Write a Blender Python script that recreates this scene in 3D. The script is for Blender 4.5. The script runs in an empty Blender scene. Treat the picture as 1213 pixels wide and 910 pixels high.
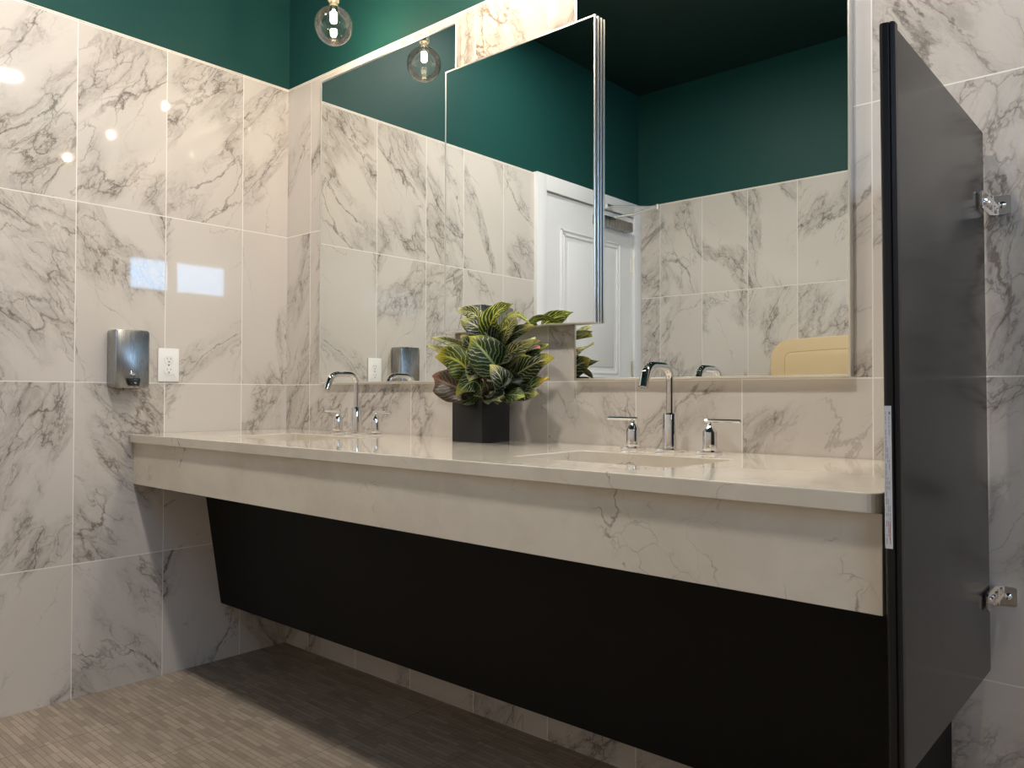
import bpy, bmesh, math, random
from mathutils import Vector, Matrix
random.seed(7)
SC = bpy.context.scene
COL = SC.collection
PI = math.pi

# ---------------------------------------------------------------- camera
cd = bpy.data.cameras.new('camera')
cam = bpy.data.objects.new('camera', cd)
COL.objects.link(cam)
SC.camera = cam
cd.sensor_width = 36.0
cd.sensor_fit = 'HORIZONTAL'
cd.lens = 27.562
cd.clip_start = 0.02
cR = Vector((0.75115, 0.66013, 0.00272)); cU = Vector((0.00761, -0.01278, 0.99989)); cF = Vector((-0.66009, 0.75105, 0.01462))
m = Matrix((cR, cU, -cF)).transposed().to_4x4()
m.translation = Vector((2.8409, -1.8199, 1.01916))
cam.matrix_world = m

# ---------------------------------------------------------------- colour management, world
SC.view_settings.view_transform = 'Standard'
SC.view_settings.look = 'None'
SC.view_settings.gamma = 1.0
SC.view_settings.use_curve_mapping = False
SC.view_settings.exposure = 0.0
cy = SC.cycles
cy.use_denoising = True
cy.max_bounces = 10
cy.diffuse_bounces = 5
cy.glossy_bounces = 7
cy.transmission_bounces = 6
cy.transparent_max_bounces = 10
cy.caustics_reflective = True
cy.caustics_refractive = False
cy.sample_clamp_indirect = 4.0
cy.sample_clamp_direct = 0.0
cy.blur_glossy = 0.3
W = bpy.data.worlds.new('world'); SC.world = W; W.use_nodes = True
W.node_tree.nodes['Background'].inputs[0].default_value = (0.55, 0.72, 1.0, 1)
W.node_tree.nodes['Background'].inputs[1].default_value = 1.0

# light strengths, tuned here
BULB_W = 10.5         # watts of each globe bulb
BULB_E = 90.0         # filament glow
BULB_COL = (1.0, 0.80, 0.56)
DOWN_E = 560.0
DOWN_COL = (1.0, 0.945, 0.875)
WIN_E = 27.0
WIN_COL = (0.40, 0.65, 1.0)

# room numbers (metres)
XR, YF, ZC = 4.0, -2.745, 3.05     # right wall, front wall, ceiling
TT = 2.284                         # top of the tiling
GA, GB, GZ = -0.2032, 0.1638, 0.4502   # grout phases

# ---------------------------------------------------------------- node helpers
class NT:
    def __init__(s, name):
        s.m = bpy.data.materials.new(name); s.m.use_nodes = True
        s.t = s.m.node_tree; s.t.nodes.clear()
        s.out = s.t.nodes.new('ShaderNodeOutputMaterial')
    def n(s, typ, ins=None, **kw):
        nd = s.t.nodes.new(typ)
        for k, v in kw.items(): setattr(nd, k, v)
        if ins:
            for k, v in ins.items(): s.set(nd.inputs[k], v)
        return nd
    def set(s, sock, v):
        if isinstance(v, bpy.types.NodeSocket): s.t.links.new(v, sock)
        elif isinstance(v, bpy.types.Node): s.t.links.new(v.outputs[0], sock)
        else:
            if isinstance(v, (tuple, list)) and len(v) == 3 and sock.type == 'RGBA': v = (*v, 1)
            sock.default_value = v
    def math(s, op, a, b=None, c=None, clamp=False):
        nd = s.n('ShaderNodeMath', operation=op, use_clamp=clamp)
        s.set(nd.inputs[0], a)
        if b is not None: s.set(nd.inputs[1], b)
        if c is not None: s.set(nd.inputs[2], c)
        return nd.outputs[0]
    def vmath(s, op, a, b=None, scale=None):
        nd = s.n('ShaderNodeVectorMath', operation=op)
        s.set(nd.inputs[0], a)
        if b is not None: s.set(nd.inputs[1], b)
        if scale is not None: s.set(nd.inputs['Scale'], scale)
        return nd.outputs[0]
    def mix(s, f, a, b):
        nd = s.n('ShaderNodeMix', data_type='RGBA')
        s.set(nd.inputs[0], f); s.set(nd.inputs[6], a); s.set(nd.inputs[7], b)
        return nd.outputs[2]
    def smooth(s, v, lo, hi, a=0.0, b=1.0):
        nd = s.n('ShaderNodeMapRange', interpolation_type='SMOOTHSTEP')
        s.set(nd.inputs[0], v); s.set(nd.inputs[1], lo); s.set(nd.inputs[2], hi); s.set(nd.inputs[3], a); s.set(nd.inputs[4], b)
        return nd.outputs[0]
    def noise(s, vec, scale, detail=2, rough=0.5, color=False, dist=0.0):
        nd = s.n('ShaderNodeTexNoise', {'Vector': vec, 'Scale': scale, 'Detail': detail, 'Roughness': rough, 'Distortion': dist})
        return nd.outputs[1 if color else 0]
    def comb(s, x, y, z=0.0):
        return s.n('ShaderNodeCombineXYZ', {0: x, 1: y, 2: z}).outputs[0]
    def sep(s, v):
        return s.n('ShaderNodeSeparateXYZ', {0: v}).outputs
    def principled(s, **kw):
        nd = s.n('ShaderNodeBsdfPrincipled')
        for k, v in kw.items(): s.set(nd.inputs[k.replace('_', ' ')], v)
        s.t.links.new(nd.outputs[0], s.out.inputs[0])
        return nd

def plain(name, col, rough=0.5, metal=0.0, spec=0.5, bump=None, **kw):
    t = NT(name)
    p = t.principled(Base_Color=col, Roughness=rough, Metallic=metal, Specular_IOR_Level=spec, **kw)
    if bump:
        o = t.n('ShaderNodeTexCoord').outputs['Object']
        b = t.n('ShaderNodeBump', {'Height': t.noise(o, bump[0], 3), 'Strength': bump[1], 'Distance': 0.002})
        t.set(p.inputs['Normal'], b)
    return t.m

def emit(name, col, e):
    t = NT(name)
    em = t.n('ShaderNodeEmission', {'Color': col, 'Strength': e})
    t.t.links.new(em.outputs[0], t.out.inputs[0])
    return t.m

def tile_mat(name, axis, phase, seed):
    """polished marble-look porcelain, 305 x 610 mm, white grout; axis 'x' or 'y' is the horizontal one"""
    t = NT(name)
    o = t.sep(t.n('ShaderNodeNewGeometry').outputs['Position'])
    u = o[0] if axis == 'x' else o[1]
    v = o[2]
    us = t.math('SUBTRACT', u, phase); vs = t.math('SUBTRACT', v, GZ)
    ud = t.math('DIVIDE', us, 0.305); vd = t.math('DIVIDE', vs, 0.61)
    iu = t.math('FLOOR', ud); iv = t.math('FLOOR', vd)
    fu = t.math('FRACT', ud); fv = t.math('FRACT', vd)
    du = t.math('MULTIPLY', t.math('MINIMUM', fu, t.math('SUBTRACT', 1.0, fu)), 0.305)
    dv = t.math('MULTIPLY', t.math('MINIMUM', fv, t.math('SUBTRACT', 1.0, fv)), 0.61)
    d = t.math('MINIMUM', du, dv)
    grout = t.smooth(d, 0.0011, 0.0019, 1.0, 0.0)
    wn = t.n('ShaderNodeTexWhiteNoise', {'Vector': t.comb(iu, iv, seed)}, noise_dimensions='3D')
    off = t.vmath('SCALE', wn.outputs['Color'], scale=37.0)
    rs = t.sep(wn.outputs['Color'])
    flip = t.math('SUBTRACT', t.math('MULTIPLY', t.math('GREATER_THAN', rs[0], 0.3), 2.0), 1.0)
    P = t.comb(t.math('MULTIPLY', us, flip), vs, 0.0)
    # lean the figure along a diagonal and stretch it
    ang = t.math('MULTIPLY_ADD', rs[1], 0.55, -1.25)
    vr = t.n('ShaderNodeVectorRotate', {'Vector': P, 'Angle': ang}, rotation_type='Z_AXIS')
    P = t.vmath('ADD', t.vmath('MULTIPLY', vr.outputs[0], (0.95, 2.15, 1.0)), off)
    D = t.vmath('SUBTRACT', t.noise(P, 3.2, 2, 0.5, color=True), (0.5, 0.5, 0.5))
    P2 = t.vmath('ADD', P, t.vmath('SCALE', D, scale=0.34))
    D2 = t.vmath('SUBTRACT', t.noise(P, 17.0, 4, 0.62, color=True), (0.5, 0.5, 0.5))
    P3 = t.vmath('ADD', P2, t.vmath('SCALE', D2, scale=0.10))
    n1 = t.noise(P3, 1.45, 0.0, 0.4)
    r1 = t.math('ABSOLUTE', t.math('SUBTRACT', n1, 0.5))
    pres = t.smooth(t.noise(P, 2.4, 1), 0.34, 0.58)
    side = t.smooth(n1, 0.47, 0.60, 1.0, 0.0)
    band = t.math('MULTIPLY', t.smooth(r1, 0.060, 0.125, 1.0, 0.0), t.smooth(t.noise(P2, 1.9, 2), 0.37, 0.52))
    line = t.math('MULTIPLY', t.smooth(r1, 0.0015, 0.0085, 1.0, 0.0), t.math('MULTIPLY_ADD', pres, 0.75, 0.1))
    fine = t.noise(P3, 26.0, 5, 0.7)
    vo = t.n('ShaderNodeTexVoronoi', {'Vector': P3, 'Scale': 11.0, 'Randomness': 1.0}, feature='DISTANCE_TO_EDGE')
    crack = t.math('MULTIPLY', t.smooth(vo.outputs['Distance'], 0.0, 0.060, 1.0, 0.0), band)
    crack = t.math('MULTIPLY', crack, t.smooth(t.noise(P2, 13.0, 2), 0.36, 0.60, 0.15, 1.0))
    vb = t.n('ShaderNodeTexVoronoi', {'Vector': P3, 'Scale': 5.5, 'Randomness': 1.0}, feature='DISTANCE_TO_EDGE')
    cell = t.math('MULTIPLY', t.smooth(vb.outputs['Distance'], 0.0, 0.035, 1.0, 0.0), t.smooth(r1, 0.02, 0.13, 1.0, 0.0))
    cell = t.math('MULTIPLY', cell, t.smooth(t.noise(P2, 4.0, 1), 0.42, 0.56))
    halo = t.math('MULTIPLY', t.smooth(vb.outputs['Distance'], 0.0, 0.22, 1.0, 0.0), band)
    n2 = t.noise(P3, 2.4, 1, 0.5)
    r2 = t.math('ABSOLUTE', t.math('SUBTRACT', n2, 0.46))
    hair = t.math('MULTIPLY', t.smooth(r2, 0.0, 0.0075, 1.0, 0.0), t.smooth(t.noise(P, 3.0, 2), 0.46, 0.60))
    fill = t.math('MULTIPLY', band, t.smooth(fine, 0.38, 0.62, 0.25, 0.80))
    k = t.math('ADD', t.math('MULTIPLY', fill, 0.36), t.math('MULTIPLY', crack, 0.50))
    k = t.math('ADD', k, t.math('MULTIPLY', cell, 0.55))
    k = t.math('ADD', k, t.math('MULTIPLY', halo, 0.20))
    k = t.math('ADD', k, t.math('MULTIPLY', line, t.smooth(fine, 0.32, 0.6, 0.30, 0.80)))
    k = t.math('ADD', k, t.math('MULTIPLY', hair, 0.40), clamp=True)
    k = t.math('MULTIPLY', k, 0.92)
    base = t.mix(t.noise(P, 1.3, 2), (0.56, 0.515, 0.465), (0.64, 0.60, 0.56))
    vein = t.mix(t.noise(P, 5.0, 2), (0.135, 0.108, 0.090), (0.24, 0.208, 0.180))
    c = t.mix(k, base, vein)
    c = t.mix(grout, c, (0.78, 0.75, 0.70))
    rg = t.math('MULTIPLY_ADD', grout, 0.45, 0.035)
    p = t.principled(Base_Color=c, Roughness=rg, Specular_IOR_Level=0.55)
    b = t.n('ShaderNodeBump', {'Height': t.math('SUBTRACT', 1.0, grout), 'Strength': 0.25, 'Distance': 0.0006})
    t.set(p.inputs['Normal'], b)
    return t.m

def quartz_mat():
    t = NT('cream_quartz')
    P = t.n('ShaderNodeNewGeometry').outputs['Position']
    D = t.vmath('SUBTRACT', t.noise(P, 5.0, 4, 0.6, color=True), (0.5, 0.5, 0.5))
    D2 = t.vmath('SUBTRACT', t.noise(P, 28.0, 3, 0.6, color=True), (0.5, 0.5, 0.5))
    P2 = t.vmath('ADD', t.vmath('ADD', P, t.vmath('SCALE', D, scale=0.22)), t.vmath('SCALE', D2, scale=0.035))
    mp = t.n('ShaderNodeMapping', {'Vector': P2, 'Rotation': (0, math.radians(32), 0), 'Scale': (1.6, 1.0, 0.8)})
    r = t.math('ABSOLUTE', t.math('SUBTRACT', t.noise(mp.outputs[0], 2.6, 1), 0.5))
    msk = t.smooth(t.noise(P, 3.1, 2), 0.50, 0.60)
    ln = t.math('MULTIPLY', t.smooth(r, 0.0, 0.0055, 1.0, 0.0), msk)
    vo = t.n('ShaderNodeTexVoronoi', {'Vector': P2, 'Scale': 16.0}, feature='DISTANCE_TO_EDGE')
    cr = t.math('MULTIPLY', t.smooth(vo.outputs['Distance'], 0.0, 0.045, 1.0, 0.0), t.math('MULTIPLY', t.smooth(r, 0.0, 0.06, 1.0, 0.0), t.smooth(t.noise(P, 9.0, 2), 0.50, 0.62)))
    k = t.math('ADD', t.math('MULTIPLY', ln, 0.75), t.math('MULTIPLY', cr, 0.40), clamp=True)
    base = t.mix(t.smooth(t.noise(P2, 4.0, 4, 0.6), 0.35, 0.65), (0.58, 0.525, 0.44), (0.645, 0.595, 0.51))
    c = t.mix(k, base, (0.15, 0.135, 0.12))
    t.principled(Base_Color=c, Roughness=0.05, Specular_IOR_Level=0.6)
    return t.m

def floor_mat():
    t = NT('floor_strip_mosaic')
    P = t.n('ShaderNodeNewGeometry').outputs['Position']
    br = t.n('ShaderNodeTexBrick', {'Vector': P, 'Color1': (0.0, 0.0, 0.0, 1), 'Color2': (1, 1, 1, 1), 'Mortar': (0.5, 0.5, 0.5, 1),
             'Scale': 1.0, 'Mortar Size': 0.0009, 'Mortar Smooth': 0.3, 'Bias': 0.0, 'Brick Width': 0.098, 'Row Height': 0.0168},
             offset=0.37, offset_frequency=2, squash=0.7, squash_frequency=3)
    st = t.noise(t.vmath('MULTIPLY', P, (9.0, 150.0, 1.0)), 1.0, 3, 0.6)
    bl = t.noise(P, 2.5, 3)
    f = t.math('MULTIPLY_ADD', br.outputs['Color'], 0.45, t.math('MULTIPLY', st, 0.55))
    c = t.mix(f, (0.185, 0.142, 0.105), (0.53, 0.435, 0.34))
    c = t.mix(t.math('MULTIPLY', bl, 0.35), c, (0.22, 0.19, 0.16))
    # sheet joints of the mosaic mats
    s = t.sep(P)
    def jo(q, w):
        fr = t.math('FRACT', t.math('DIVIDE', q, w)); return t.smooth(t.math('MULTIPLY', t.math('MINIMUM', fr, t.math('SUBTRACT', 1.0, fr)), w), 0.0008, 0.002, 1.0, 0.0)
    j = t.math('MAXIMUM', br.outputs['Fac'], jo(s[0], 0.315))
    c = t.mix(t.math('MULTIPLY', j, 0.75), c, (0.115, 0.088, 0.068))
    p = t.principled(Base_Color=c, Roughness=0.48, Specular_IOR_Level=0.4)
    b = t.n('ShaderNodeBump', {'Height': t.math('SUBTRACT', t.math('MULTIPLY', st, 0.3), j), 'Strength': 0.5, 'Distance': 0.001})
    t.set(p.inputs['Normal'], b)
    return t.m

def paint_mat(name, col, rough=0.5):
    t = NT(name)
    P = t.n('ShaderNodeNewGeometry').outputs['Position']
    p = t.principled(Base_Color=col, Roughness=rough, Specular_IOR_Level=0.22)
    b = t.n('ShaderNodeBump', {'Height': t.noise(P, 260.0, 2), 'Strength': 0.08, 'Distance': 0.001})
    t.set(p.inputs['Normal'], b)
    return t.m

def leaf_mat(name, blade, blade2, vein, vein_w, tipcol=None):
    blade = tuple(q * 0.6 for q in blade); blade2 = tuple(q * 0.6 for q in blade2)
    t = NT(name)
    uv = t.sep(t.n('ShaderNodeUVMap').outputs[0])
    u, v = uv[0], uv[1]                       # u along the blade, v across (0..1)
    nz = t.noise(t.n('ShaderNodeTexCoord').outputs['UV'], 6.0, 3)
    a = t.math('ABSOLUTE', t.math('SUBTRACT', v, 0.5))
    mid = t.smooth(a, 0.012, 0.05, 1.0, 0.0)
    ph = t.math('MULTIPLY', t.math('ADD', t.math('SUBTRACT', u, t.math('MULTIPLY', a, 0.62)), t.math('MULTIPLY', nz, 0.16)), 11.0)
    fr = t.math('ABSOLUTE', t.math('SUBTRACT', t.math('FRACT', ph), 0.5))
    side = t.smooth(fr, vein_w * 0.45, vein_w, 1.0, 0.0)
    side = t.math('MULTIPLY', side, t.smooth(a, 0.44, 0.5, 1.0, 0.2))
    edge = t.smooth(a, 0.46, 0.495)
    k = t.math('MAXIMUM', t.math('MAXIMUM', mid, side), t.math('MULTIPLY', edge, 0.25))
    b = t.mix(t.smooth(nz, 0.35, 0.65), blade, blade2)
    c = t.mix(k, b, vein)
    if tipcol: c = t.mix(t.math('MULTIPLY', t.smooth(u, 0.78, 1.0), 0.8), c, tipcol)
    t.principled(Base_Color=c, Roughness=0.45, Specular_IOR_Level=0.4)
    return t.m

def brushed_mat(name, col, rough=0.28):
    t = NT(name)
    P = t.n('ShaderNodeTexCoord').outputs['Object']
    n = t.noise(t.vmath('MULTIPLY', P, (60.0, 60.0, 3.0)), 1.0, 2)
    t.principled(Base_Color=col, Metallic=1.0, Roughness=t.math('MULTIPLY_ADD', n, 0.03, rough))
    return t.m

M = {}
M['tile_left'] = tile_mat('marble_tile_left', 'y', GA, 1.0)
M['tile_back'] = tile_mat('marble_tile_back', 'x', GB, 2.0)
M['tile_front'] = tile_mat('marble_tile_front', 'x', GB, 3.0)
M['tile_right'] = tile_mat('marble_tile_right', 'y', GA, 4.0)
M['quartz'] = quartz_mat()
M['floor'] = floor_mat()
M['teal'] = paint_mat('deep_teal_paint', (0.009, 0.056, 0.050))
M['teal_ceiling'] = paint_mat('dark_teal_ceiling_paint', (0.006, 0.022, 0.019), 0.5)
M['trim'] = plain('ivory_edge_trim', (0.75, 0.70, 0.60), 0.3)
M['chrome'] = plain('polished_chrome', (0.86, 0.86, 0.87), 0.035, 1.0)
M['steel'] = brushed_mat('brushed_stainless_steel', (0.36, 0.36, 0.355), 0.26)
M['silver'] = plain('silver_mirror_coating', (0.86, 0.89, 0.875), 0.0, 1.0)
M['mirror_back'] = plain('mirror_backing_dark', (0.03, 0.03, 0.032), 0.5)
M['bright_metal'] = plain('bright_polished_aluminium', (0.93, 0.91, 0.86), 0.30, 1.0)
M['black_laminate'] = plain('matt_black_laminate', (0.0038, 0.0038, 0.0032), 0.55, spec=0.18, bump=(300, 0.1))
M['screen'] = plain('charcoal_phenolic', (0.012, 0.0125, 0.013), 0.17, spec=0.28)
M['screen_edge'] = plain('black_extruded_edge', (0.006, 0.006, 0.007), 0.30, spec=0.4)
M['paper'] = plain('white_sticker_paper', (0.62, 0.63, 0.66), 0.5)
M['ink'] = plain('grey_print_ink', (0.20, 0.20, 0.22), 0.6)
M['redink'] = plain('red_print_ink', (0.45, 0.03, 0.03), 0.6)
M['white_plastic'] = plain('white_plastic', (0.82, 0.81, 0.79), 0.3)
M['black_plastic'] = plain('black_plastic', (0.012, 0.012, 0.012), 0.25)
M['beige_plastic'] = plain('beige_moulded_plastic', (0.66, 0.50, 0.29), 0.5, bump=(180, 0.1))
M['beige_plastic2'] = plain('beige_groove_plastic', (0.34, 0.22, 0.11), 0.6)
M['white_paint'] = plain('white_door_enamel', (0.80, 0.81, 0.82), 0.35)
M['pot'] = plain('matt_black_ceramic', (0.014, 0.014, 0.015), 0.42, spec=0.4)
M['soil'] = plain('dark_potting_soil', (0.03, 0.02, 0.014), 0.9, bump=(90, 0.9))
M['stem'] = plain('brown_plant_stem', (0.10, 0.09, 0.04), 0.6)
M['cord'] = plain('black_fabric_cord', (0.01, 0.01, 0.01), 0.7)
M['brass'] = plain('brushed_nickel_socket', (0.75, 0.68, 0.55), 0.2, 1.0)
M['filament'] = emit('glowing_filament', BULB_COL, BULB_E)
M['downlight'] = emit('downlight_lens', DOWN_COL, DOWN_E)
M['daylight'] = emit('frosted_window_daylight', WIN_COL, WIN_E)

def thin_glass():
    t = NT('clear_bulb_glass')
    fr = t.n('ShaderNodeFresnel', {'IOR': 1.45})
    f = t.math('MINIMUM', t.math('MULTIPLY', fr, 1.6), 0.9)
    tr = t.n('ShaderNodeBsdfTransparent', {'Color': (0.97, 0.96, 0.94, 1)})
    gl = t.n('ShaderNodeBsdfGlossy', {'Color': (1, 1, 1, 1), 'Roughness': 0.02})
    mx = t.n('ShaderNodeMixShader', {0: f, 1: tr.outputs[0], 2: gl.outputs[0]})
    t.t.links.new(mx.outputs[0], t.out.inputs[0])
    return t.m
M['glass'] = thin_glass()

LM = {
 'bright': leaf_mat('leaf_bright_green', (0.035, 0.085, 0.004), (0.10, 0.18, 0.010), (0.66, 0.68, 0.13), 0.17),
 'pale': leaf_mat('leaf_pale_cream_green', (0.05, 0.09, 0.018), (0.16, 0.21, 0.05), (0.78, 0.76, 0.36), 0.24, (0.72, 0.68, 0.30)),
 'dark': leaf_mat('leaf_dark_cream_veins', (0.003, 0.008, 0.003), (0.010, 0.024, 0.007), (0.34, 0.37, 0.20), 0.085, (0.40, 0.38, 0.10)),
 'green': leaf_mat('leaf_deep_green', (0.004, 0.014, 0.003), (0.016, 0.044, 0.007), (0.28, 0.36, 0.13), 0.095, (0.34, 0.36, 0.03)),
 'thin': leaf_mat('leaf_slim_green', (0.02, 0.045, 0.008), (0.05, 0.08, 0.014), (0.52, 0.52, 0.20), 0.14, (0.66, 0.62, 0.28)),
 'yellow': leaf_mat('leaf_yellow_green', (0.028, 0.060, 0.004), (0.075, 0.115, 0.010), (0.34, 0.34, 0.05), 0.11, (0.52, 0.42, 0.02)),
 'red': leaf_mat('leaf_bronze_red', (0.050, 0.026, 0.014), (0.022, 0.034, 0.010), (0.24, 0.13, 0.08), 0.09, (0.30, 0.12, 0.08)),
 'pink': leaf_mat('leaf_pink_tipped', (0.015, 0.03, 0.01), (0.03, 0.05, 0.02), (0.32, 0.28, 0.16), 0.12, (0.60, 0.22, 0.17)),
 'black': leaf_mat('leaf_near_black', (0.0025, 0.004, 0.0025), (0.006, 0.012, 0.005), (0.11, 0.125, 0.08), 0.055),
 'cream': leaf_mat('leaf_dark_yellow_tip', (0.004, 0.011, 0.003), (0.014, 0.032, 0.005), (0.42, 0.43, 0.20), 0.095, (0.58, 0.50, 0.05)),
 'orange': leaf_mat('leaf_green_orange_tip', (0.010, 0.028, 0.006), (0.028, 0.060, 0.010), (0.26, 0.32, 0.12), 0.095, (0.60, 0.38, 0.03)),
}

# ---------------------------------------------------------------- mesh helpers
class MB:
    """collects shapes into ONE mesh"""
    def __init__(s): s.bm = bmesh.new()
    def box(s, x0, x1, y0, y1, z0, z1, bev=0.0, seg=2, rot=None):
        b = bmesh.new()
        bmesh.ops.create_cube(b, size=1)
        for v in b.verts:
            v.co = Vector(((x0 + x1) / 2 + v.co.x * (x1 - x0), (y0 + y1) / 2 + v.co.y * (y1 - y0), (z0 + z1) / 2 + v.co.z * (z1 - z0)))
        if bev: bmesh.ops.bevel(b, geom=list(b.edges), offset=bev, segments=seg, affect='EDGES', profile=0.5)
        s.merge(b, rot); return s
    def merge(s, b, mat=None):
        if mat is not None: bmesh.ops.transform(b, matrix=mat, verts=b.verts)
        me = bpy.data.meshes.new('tmp'); b.to_mesh(me); b.free(); s.bm.from_mesh(me); bpy.data.meshes.remove(me)
    def lathe(s, prof, seg=32, mat=None):
        """prof: list of (r, z) around the z axis"""
        b = bmesh.new(); rings = []
        for r, z in prof:
            if r < 1e-6: rings.append([b.verts.new((0, 0, z))])
            else: rings.append([b.verts.new((r * math.cos(2 * PI * k / seg), r * math.sin(2 * PI * k / seg), z)) for k in range(seg)])
        for A, B in zip(rings, rings[1:]):
            for k in range(seg):
                k2 = (k + 1) % seg
                if len(A) == 1 and len(B) == 1: continue
                if len(A) == 1: b.faces.new((A[0], B[k2], B[k]))
                elif len(B) == 1: b.faces.new((A[k], A[k2], B[0]))
                else: b.faces.new((A[k], A[k2], B[k2], B[k]))
        bmesh.ops.recalc_face_normals(b, faces=b.faces)
        s.merge(b, mat); return s
    def cyl(s, a, c, r, r2=None, seg=24):
        a = Vector(a); c = Vector(c); d = c - a; L = d.length
        q = d.to_track_quat('Z', 'Y').to_matrix().to_4x4(); q.translation = a
        r2 = r if r2 is None else r2
        e = min(r, r2) * 0.15
        s.lathe([(0, 0), (r - e, 0), (r, e), (r2, L - e), (r2 - e, L), (0, L)], seg, q); return s
    def tube(s, pts, radii, seg=20, cap=True):
        b = bmesh.new(); pts = [Vector(p) for p in pts]
        if not isinstance(radii, (list, tuple)): radii = [radii] * len(pts)
        up = None; rings = []
        for i, p in enumerate(pts):
            t = (pts[min(i + 1, len(pts) - 1)] - pts[max(i - 1, 0)]).normalized()
            if up is None:
                up = Vector((1, 0, 0)) if abs(t.x) < 0.9 else Vector((0, 1, 0))
            n = (up - t * up.dot(t)).normalized(); bt = t.cross(n); up = n
            rings.append([b.verts.new(p + (n * math.cos(2 * PI * k / seg) + bt * math.sin(2 * PI * k / seg)) * radii[i]) for k in range(seg)])
        for A, B in zip(rings, rings[1:]):
            for k in range(seg): b.faces.new((A[k], A[(k + 1) % seg], B[(k + 1) % seg], B[k]))
        if cap:
            b.faces.new(rings[0][::-1]); b.faces.new(rings[-1])
        bmesh.ops.recalc_face_normals(b, faces=b.faces)
        s.merge(b); return s
    def prism(s, poly, a0, a1, plane='yz', bev=0.0):
        """extrude a 2D outline: plane 'yz' along x, 'xy' along z, 'xz' along y"""
        b = bmesh.new()
        def P(p, a): return {'yz': (a, p[0], p[1]), 'xy': (p[0], p[1], a), 'xz': (p[0], a, p[1])}[plane]
        A = [b.verts.new(P(p, a0)) for p in poly]; B = [b.verts.new(P(p, a1)) for p in poly]
        n = len(poly)
        b.faces.new(A[::-1]); b.faces.new(B)
        for k in range(n): b.faces.new((A[k], A[(k + 1) % n], B[(k + 1) % n], B[k]))
        bmesh.ops.recalc_face_normals(b, faces=b.faces)
        if bev: bmesh.ops.bevel(b, geom=list(b.edges), offset=bev, segments=2, affect='EDGES', profile=0.5)
        s.merge(b); return s
    def build(s, name, mat, parent=None, smooth=True, loc=None):
        me = bpy.data.meshes.new(name); s.bm.to_mesh(me); s.bm.free()
        me.materials.append(mat)
        if smooth:
            for p in me.polygons: p.use_smooth = True
            try: me.set_sharp_from_angle(angle=math.radians(35))
            except Exception: pass
        o = bpy.data.objects.new(name, me); COL.objects.link(o)
        if parent: o.parent = parent
        if loc: o.location = loc
        return o

def rrect(x0, x1, z0, z1, r, n=6):
    pts = []
    for cx, cz, a0 in ((x1 - r, z1 - r, 0), (x0 + r, z1 - r, 90), (x0 + r, z0 + r, 180), (x1 - r, z0 + r, 270)):
        for k in range(n + 1):
            a = math.radians(a0 + 90 * k / n); pts.append((cx + r * math.cos(a), cz + r * math.sin(a)))
    return pts

def tag(o, label=None, cat=None, group=None, kind=None):
    for k, v in (('label', label), ('category', cat), ('group', group), ('kind', kind)):
        if v: o[k] = v
    return o
def empty(name, loc, rz=0.0):
    o = bpy.data.objects.new(name, None); COL.objects.link(o); o.location = loc; o.rotation_euler.z = rz
    o.empty_display_size = 0.05
    return o
def kids(o): return [c for c in bpy.data.objects if c.parent == o]
def copy_tree(o, parent=None):
    ch = kids(o)
    c = o.copy(); COL.objects.link(c); c.parent = parent
    for k in ch: copy_tree(k, c)
    return c

# ================================================================ THE SETTING
T = 0.010   # tile layer thickness (tile faces lie on the nominal planes)
o = MB().box(-0.1, XR + 0.1, YF - 0.1, 0.1, -0.08, 0.0).build('floor', M['floor'], smooth=False); tag(o, kind='structure')
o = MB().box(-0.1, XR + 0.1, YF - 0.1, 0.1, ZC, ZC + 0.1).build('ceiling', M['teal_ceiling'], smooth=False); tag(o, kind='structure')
wl = tag(MB().box(-T - 0.1, -T, YF - 0.1, 0.1, 0, ZC).build('wall_left', M['teal'], smooth=False), kind='structure')
MB().box(-T, 0, -1.690, 0, 0, TT).build('tile_cladding', M['tile_left'], wl, smooth=False)
MB().box(-T, 0.0006, -1.690, 0.0, TT, TT + 0.004).build('tile_edge_trim', M['trim'], wl, smooth=False)
wb = tag(MB().box(-T, XR + T, T, T + 0.1, 0, ZC).build('wall_back', M['teal'], smooth=False), kind='structure')
MB().box(0, XR, 0, T, 0, TT).build('tile_cladding', M['tile_back'], wb, smooth=False)
MB().box(0, XR, -0.0006, T, TT, TT + 0.0035).build('tile_edge_trim', M['trim'], wb, smooth=False)
wf = tag(MB().box(-T, XR + T, YF - T - 0.1, YF - T, 0, ZC).build('wall_front', M['teal'], smooth=False), kind='structure')
MB().box(0, XR, YF - T, YF, 0, TT).build('tile_cladding', M['tile_front'], wf, smooth=False)
MB().box(0, XR, YF - T, YF + 0.0006, TT, TT + 0.0035).build('tile_edge_trim', M['trim'], wf, smooth=False)
# right wall with the window opening
WY0, WY1, WZ0, WZ1 = -1.955, -1.105, 1.915, 2.215
w = MB()
w.box(XR + T, XR + 0.12, YF, WY0, 0, ZC); w.box(XR + T, XR + 0.12, WY1, 0.0, 0, ZC)
w.box(XR + T, XR + 0.12, WY0, WY1, 0, WZ0); w.box(XR + T, XR + 0.12, WY0, WY1, WZ1, ZC)
wr = tag(w.build('wall_right', M['teal'], smooth=False), kind='structure')
w = MB()
w.box(XR, XR + T, YF, WY0, 0, TT); w.box(XR, XR + T, WY1, 0, 0, TT)
w.box(XR, XR + T, WY0, WY1, 0, WZ0); w.box(XR, XR + T, WY0, WY1, WZ1, TT)
w.build('tile_cladding', M['tile_right'], wr, smooth=False)
MB().box(XR - 0.0006, XR + T, YF, 0, TT, TT + 0.004).build('tile_edge_trim', M['trim'], wr, smooth=False)
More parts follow.
